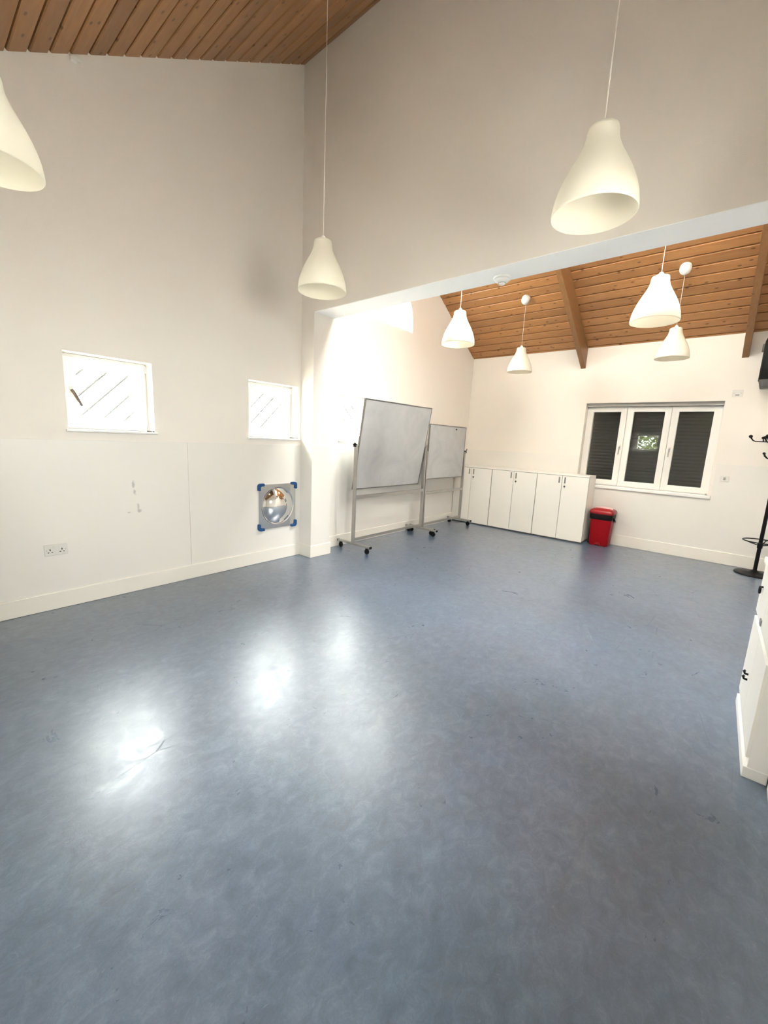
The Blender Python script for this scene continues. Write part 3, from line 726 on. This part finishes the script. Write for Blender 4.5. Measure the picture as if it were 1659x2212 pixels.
for (sy, sz) in ((-1, 1), (1, 1), (1, -1), (-1, -1)):
    cy_, cz_ = (my0 if sy < 0 else my1), (mz0 if sz < 0 else mz1)
    w, l = .030, .070
    # L-shaped guard with rounded outer corner
    o1 = [(0, -l)] + [(w*.0 + 0 + (-.0), 0)]
    q = .032
    pts = [(-w, -l), (0, -l)]
    base = []
    out = []
    ex = .014
    for i in range(7):
        a = i*PI/2/6
        out.append((ex - q + q*math.cos(a), ex - q + q*math.sin(a)))
    inn = [(ex-l-.004, ex), (ex-l-.012, ex-w/2), (ex-l-.004, ex-w), (ex-w-.012, ex-w), (ex-w, ex-w-.012), (ex-w, ex-l-.004), (ex-w/2, ex-l-.012), (ex, ex-l-.004)]
    loop = out + inn
    MB().prism([(cy_ + sy*a, cz_ + sz*b) for a, b in loop], 'x', .004, .034).build('corner_guard', 'blue', t, bevel=.006, seg=3)

# ------------------------------------------------------------------ sockets and switches
def socket_double(y, z):
    t = thing('wall_socket', (CT, y+.073, z-.043), 'double power socket low on the left wall near the picture edge', 'socket')
    MB().box(CT, CT+.010, y, y+.146, z-.086, z).build('face_plate', 'socket', t, bevel=.003)
    for cy_ in (y+.036, y+.110):
        MB().box(CT+.0095, CT+.0112, cy_-.0035, cy_+.0035, z-.048, z-.034).box(CT+.0095, CT+.0112, cy_-.016, cy_-.007, z-.064, z-.058).box(CT+.0095, CT+.0112, cy_+.007, cy_+.016, z-.064, z-.058).build('pin_holes', 'slot', t)
    for cy_ in (y+.060, y+.086):
        MB().box(CT+.009, CT+.0145, cy_-.007, cy_+.007, z-.030, z-.012).build('switch', 'socket', t, bevel=.002)
    for cy_ in (y+.014, y+.132): MB().cyl((CT+.009, cy_, z-.043), (CT+.0115, cy_, z-.043), .003, n=12).build('screw', 'ring_dark', t)
socket_double(-2.459, .526)
t = thing('wall_socket', (3.852, L, 2.247), 'small white socket plate high on the back wall, right of the window', 'socket')
MB().box(3.799, 3.906, L-.010, L, 2.203, 2.290).build('face_plate', 'socket', t, bevel=.003)
MB().cyl((3.818, L-.012, 2.247), (3.818, L-.009, 2.247), .004, n=12).build('screw', 'ring_dark', t)
MB().cyl((3.886, L-.012, 2.247), (3.886, L-.009, 2.247), .004, n=12).build('screw', 'ring_dark', t)
MB().box(3.832, 3.872, L-.013, L-.009, 2.216, 2.232).build('outlet', 'ring_dark', t, bevel=.001)
t = thing('wall_switch', (3.886, L-CT, 1.147), 'small white switch plate on the back wall just below the dado line', 'switch')
MB().box(3.839, 3.930, L-CT-.010, L-CT, 1.108, 1.184).build('face_plate', 'socket', t, bevel=.003)
MB().box(3.872, 3.897, L-CT-.015, L-CT-.009, 1.128, 1.164).build('rocker', 'ring_dark', t, bevel=.002)

# ------------------------------------------------------------------ coat stand
cx, cy = 4.347, 3.700
t = thing('coat_stand', (cx, cy, 0), 'black metal coat stand at the right edge of the picture by the back wall', 'coat stand')
MB().lathe([(.196, 0), (.200, .006), (.196, .016), (.150, .024), (.060, .032), (.030, .050), (.022, .060)], (cx, cy, 0), 56, capb=True, capt=True).build('base', 'black_metal', t, smooth=True)
MB().cyl((cx, cy, .03), (cx, cy, 1.76), .020, n=24).lathe([(.020, 1.76), (.028, 1.775), (.028, 1.79), (.016, 1.81), (.001, 1.815)], (cx, cy, 0), 24).build('pole', 'black_metal', t, smooth=True)
zr = .425; rg = .172
MB().tube([(cx+rg*math.cos(2*PI*i/40), cy+rg*math.sin(2*PI*i/40), zr) for i in range(40)], .007, 10, closed=True).build('umbrella_ring', 'black_metal', t, smooth=True)
mb = MB()
for k in range(3):
    a = k*2*PI/3 + 1.2
    mb.tube([(cx+.018*math.cos(a), cy+.018*math.sin(a), zr-.05), (cx+.09*math.cos(a), cy+.09*math.sin(a), zr-.03), (cx+rg*math.cos(a), cy+rg*math.sin(a), zr)], .006, 8)
mb.cyl((cx, cy, zr-.085), (cx, cy, zr-.02), .027, n=20).build('ring_spokes', 'black_metal', t, smooth=True)
for k in range(6):
    a = k*PI/3 + PI
    c, s_ = math.cos(a), math.sin(a)
    h = MB().tube([(cx+.018*c, cy+.018*s_, 1.640), (cx+.12*c, cy+.12*s_, 1.636), (cx+.235*c, cy+.235*s_, 1.636), (cx+.262*c, cy+.262*s_, 1.650), (cx+.285*c, cy+.285*s_, 1.682)], [.006, .006, .006, .007, .008], 10).build('hook', 'black_metal', t, smooth=True)
    MB().lathe([(.001, -.020), (.012, -.016), (.019, -.006), (.020, .003), (.015, .014), (.006, .019), (.001, .020)], (cx+.289*c, cy+.289*s_, 1.696), 20).build('ball_end', 'black_metal', h, smooth=True)
    MB().tube([(cx+.165*c, cy+.165*s_, 1.636), (cx+.170*c, cy+.170*s_, 1.668)], .006, 8).lathe([(.001, -.016), (.014, -.009), (.018, .001), (.013, .012), (.001, .016)], (cx+.171*c, cy+.171*s_, 1.682), 20).build('inner_knob', 'black_metal', h, smooth=True)
for k in range(3):
    a = k*2*PI/3 + PI
    c, s_ = math.cos(a), math.sin(a)
    h = MB().tube([(cx+.018*c, cy+.018*s_, 1.42), (cx+.06*c, cy+.06*s_, 1.425), (cx+.10*c, cy+.10*s_, 1.440), (cx+.125*c, cy+.125*s_, 1.465), (cx+.135*c, cy+.135*s_, 1.492)], [.006, .006, .008, .010, .010], 10).build('lower_hook', 'black_metal', t, smooth=True)
    MB().lathe([(.001, -.014), (.012, -.009), (.016, 0), (.011, .011), (.001, .015)], (cx+.137*c, cy+.137*s_, 1.498), 18).build('ball_end', 'black_metal', h, smooth=True)

# ------------------------------------------------------------------ wall speaker
t = thing('wall_speaker', (4.14, L, 2.30), 'black loudspeaker on a bracket high on the back wall at the right edge', 'speaker')
loft([(rr(4.035, 4.250, 3.640, 3.860, .03), 2.35), (rr(4.022, 4.262, 3.630, 3.870, .03), 2.37), (rr(4.022, 4.262, 3.630, 3.870, .03), 2.80), (rr(4.034, 4.25, 3.642, 3.858, .03), 2.84)]).build('cabinet', 'black', t, smooth=True, sharp=40)
loft([(rr(4.058, 4.226, 3.650, 3.840, .04), 2.268), (rr(4.050, 4.236, 3.640, 3.850, .03), 2.278), (rr(4.030, 4.252, 3.632, 3.866, .03), 2.362)]).build('grille', 'grille', t, smooth=True, sharp=40)
MB().box(4.110, 4.170, 3.86, L, 2.52, 2.60).box(4.09, 4.19, L-.012, L, 2.46, 2.66).build('bracket', 'black', t, bevel=.004)
MB().box(4.004, 4.024, 3.70, 3.79, 2.70, 2.78).build('side_clamp', 'grille', t, bevel=.006)

# small white clip at the top of the left wall
t = MB().box(.0, .03, -2.045, -2.005, 3.955, 3.985).cyl((.015, -2.035, 3.97), (.03, -1.985, 3.975), .01, n=10).build('cable_clip', 'rose', loc=(0, -2.025, 3.955), bevel=.004)
tag(t, 'tiny white clip where the left wall meets the near ceiling', 'clip')

# ------------------------------------------------------------------ shallow cupboard on the right wall
t = thing('shallow_cupboard', (4.187, -.743, 0), 'shallow white cupboard with black catches against the right wall at the picture edge', 'cupboard')
def LB(*a): 
    a = list(a); return MB().box(a[0]+4.187, a[1]+4.187, a[2]-.743, a[3]-.743, a[4], a[5])
LB(.014, .088, .004, .745, .0, .868).build('body', 'cup_white', t, bevel=.002)
LB(0, .088, 0, .750, 0, .054).build('plinth', 'cup_white', t, bevel=.003)
LB(-.006, .09, -.008, .758, .868, .900).build('worktop', 'cup_white', t, bevel=.003)
for (ya, yb_) in ((.006, .372), (.376, .742)):
    for (za, zb_) in ((.098, .555), (.588, .862)):
        d = LB(.002, .015, ya, yb_, za, zb_).build('door', 'laminate', t, bevel=.001)
        if ya > .2 and za < .2:
            for zz in (.305, .275):
                yk = ya+.10
                MB().tube([(4.187+.004, yk-.743, zz-.008), (4.187-.012, yk-.743, zz-.006), (4.187-.018, yk-.743, zz+.006), (4.187-.012, yk-.743, zz+.012)], .006, 10).build('catch', 'black', d, smooth=True)
        elif ya > .2:
            MB().tube([(4.187-.008, .62-.743, .74 + .0) if False else (4.187-.010, .63-.743 + .016*math.cos(a*PI/8), .735 + .018*math.sin(a*PI/8)) for a in range(16)], .0055, 8, closed=True).cyl((4.187+.004, .63-.743, .752), (4.187-.012, .63-.743, .752), .005, n=10).build('ring_pull', 'black', d, smooth=True)
for z in (.072, .575):
    LB(.0125, .0145, .10, .112, z, z+.05).build('hinge_pin', 'ring_dark', t)
LB(-.004, .003, .40, .45, .60, .63).build('label_holder', 'chrome', t, bevel=.001)
t.rotation_euler = (0, 0, math.atan2(.018, .745))

# ------------------------------------------------------------------ outside: lawn, shrubs, tree
o = box(-14, 20, -16, 16, -.35, -.22).build('ground', 'grass'); struct(o, 'pale paving outside', 'ground')
def foliage(cx, cy, cz, rx, ry_, rz_, n, leaf, seed):
    rnd = random.Random(seed); mb = MB()
    for _ in range(n):
        while True:
            p = Vector((rnd.uniform(-1, 1), rnd.uniform(-1, 1), rnd.uniform(-1, 1)))
            if p.length < 1: break
        p = Vector((cx+p.x*rx, cy+p.y*ry_, cz+p.z*rz_))
        u = Vector((rnd.gauss(0, 1), rnd.gauss(0, 1), rnd.gauss(0, 1))).normalized(); w = u.orthogonal().normalized()
        s = leaf*rnd.uniform(.6, 1.3)
        a, b, c, d = p-u*s, p+w*s*.4, p+u*s, p-w*s*.4
        mb.add([tuple(a), tuple(b), tuple(c), tuple(d)], [(0, 1, 2, 3)])
    return mb
def shrub(x, y, r, h, label, seed):
    t = thing('shrub', (x, y, -.22), label, 'shrub')
    mb = MB(); rnd = random.Random(seed)
    for k in range(5):
        a = rnd.uniform(0, 2*PI); q = rnd.uniform(.2, .7)*r
        mb.tube([(x, y, -.22), (x+q*.4*math.cos(a), y+q*.4*math.sin(a), h*.4), (x+q*math.cos(a), y+q*math.sin(a), h*.85)], [.02, .014, .006], 7)
    mb.build('stems', 'bark', t)
    foliage(x, y, h*.5, r, r, h*.56, 900, .06, seed).build('foliage', 'leaf', t)
shrub(-1.55, -1.55, .55, 1.62, 'green shrub seen washed out through the nearer left window', 3)
shrub(-1.75, 0.75, .50, 1.66, 'green shrub seen washed out through the window beside the pilaster', 5)
t = thing('tree', (1.9, -8.0, -.22), 'leafy tree outside the front window, seen reflected in the middle pane', 'tree')
mb = MB(); rnd = random.Random(11)
mb.tube([(1.9, -8, -.22), (1.92, -8, .8), (1.85, -8.05, 1.6), (1.9, -8, 3.4)], [.13, .11, .09, .04], 12)
for k in range(16):
    z = rnd.uniform(.9, 3.0); a = rnd.uniform(0, 2*PI); l = rnd.uniform(.7, 1.5)
    mb.tube([(1.88, -8.02, z), (1.88+l*.5*math.cos(a), -8.02+l*.5*math.sin(a), z+.25), (1.88+l*math.cos(a), -8.02+l*math.sin(a), z+.35+rnd.uniform(-.3, .4))], [.04, .025, .01], 8)
mb.build('trunk', 'bark', t, smooth=True)
foliage(1.9, -8, 2.0, 1.7, 1.2, 1.5, 3600, .09, 21).build('foliage', 'leaf_dark', t)

# ------------------------------------------------------------------ sky and daylight
SKYS = 11.0
w = bpy.data.worlds.new('overcast_sky'); bpy.context.scene.world = w; w.use_nodes = True
n = w.node_tree; bg = n.nodes['Background']
tc = n.nodes.new('ShaderNodeTexCoord'); sp = n.nodes.new('ShaderNodeSeparateXYZ'); n.links.new(tc.outputs['Generated'], sp.inputs[0])
c = ramp(n, math_node(n, 'MULTIPLY_ADD', sp.outputs[2], 0.5, 0.5), [(0.45, (0.50, 0.51, 0.50)), (0.62, (0.64, 0.64, 0.63)), (0.85, (1.0, 1.0, 0.99))])
n.links.new(c, bg.inputs[0]); bg.inputs[1].default_value = SKYS
def portal(name, loc, rot, sx, sy):
    l = bpy.data.lights.new(name, 'AREA'); l.shape = 'RECTANGLE'; l.size = sx; l.size_y = sy; l.cycles.is_portal = True
    o = bpy.data.objects.new(name, l); o.location = loc; o.rotation_euler = rot; COL.objects.link(o)
# area light emits along local -Z
for nme, wn in (('p1', W1), ('p2', W2), ('p3', W3)):
    portal('daylight_portal', (-.29, (wn[0]+wn[1])/2, (wn[2]+wn[3])/2), (0, -PI/2, 0), wn[3]-wn[2], wn[1]-wn[0])
portal('daylight_portal', (-.29, FC, FZ+.37), (0, -PI/2, 0), .76, 2*FR)
portal('daylight_portal', ((FW[0]+FW[1])/2, YF-.3, 1.725), (PI/2, 0, 0), .66, .58)
portal('daylight_portal', (XR+.27, -1.90, 1.90), (0, PI/2, 0), .8, .9)
for mid, S0, sl in ROOF:
    portal('daylight_portal', mid, (math.atan(sl), 0, 0), S0[1]-S0[0], (S0[3]-S0[2])*math.sqrt(1+sl*sl))

# ------------------------------------------------------------------ camera
cam = bpy.data.cameras.new('camera'); co = bpy.data.objects.new('camera', cam); COL.objects.link(co)
RM = Matrix(((0.7604277923168722, -0.1485298065643793, 0.6322091973659004), (0.6477482048781508, 0.10361095181922254, -0.7547761480997183), (0.046602958588710774, 0.9834651326941198, 0.1749985629247169)))
co.matrix_world = Matrix.Translation((3.9496, -3.1122, 1.4536)) @ RM.to_4x4()
cam.sensor_fit = 'HORIZONTAL'; cam.sensor_width = 36.0; cam.lens = 884.5356*36/1659; cam.clip_start = 0.02
sc = bpy.context.scene; sc.camera = co
sc.view_settings.view_transform = 'Standard'; sc.view_settings.look = 'None'; sc.view_settings.gamma = 1.0; sc.view_settings.use_curve_mapping = False
sc.view_settings.exposure = 3.22
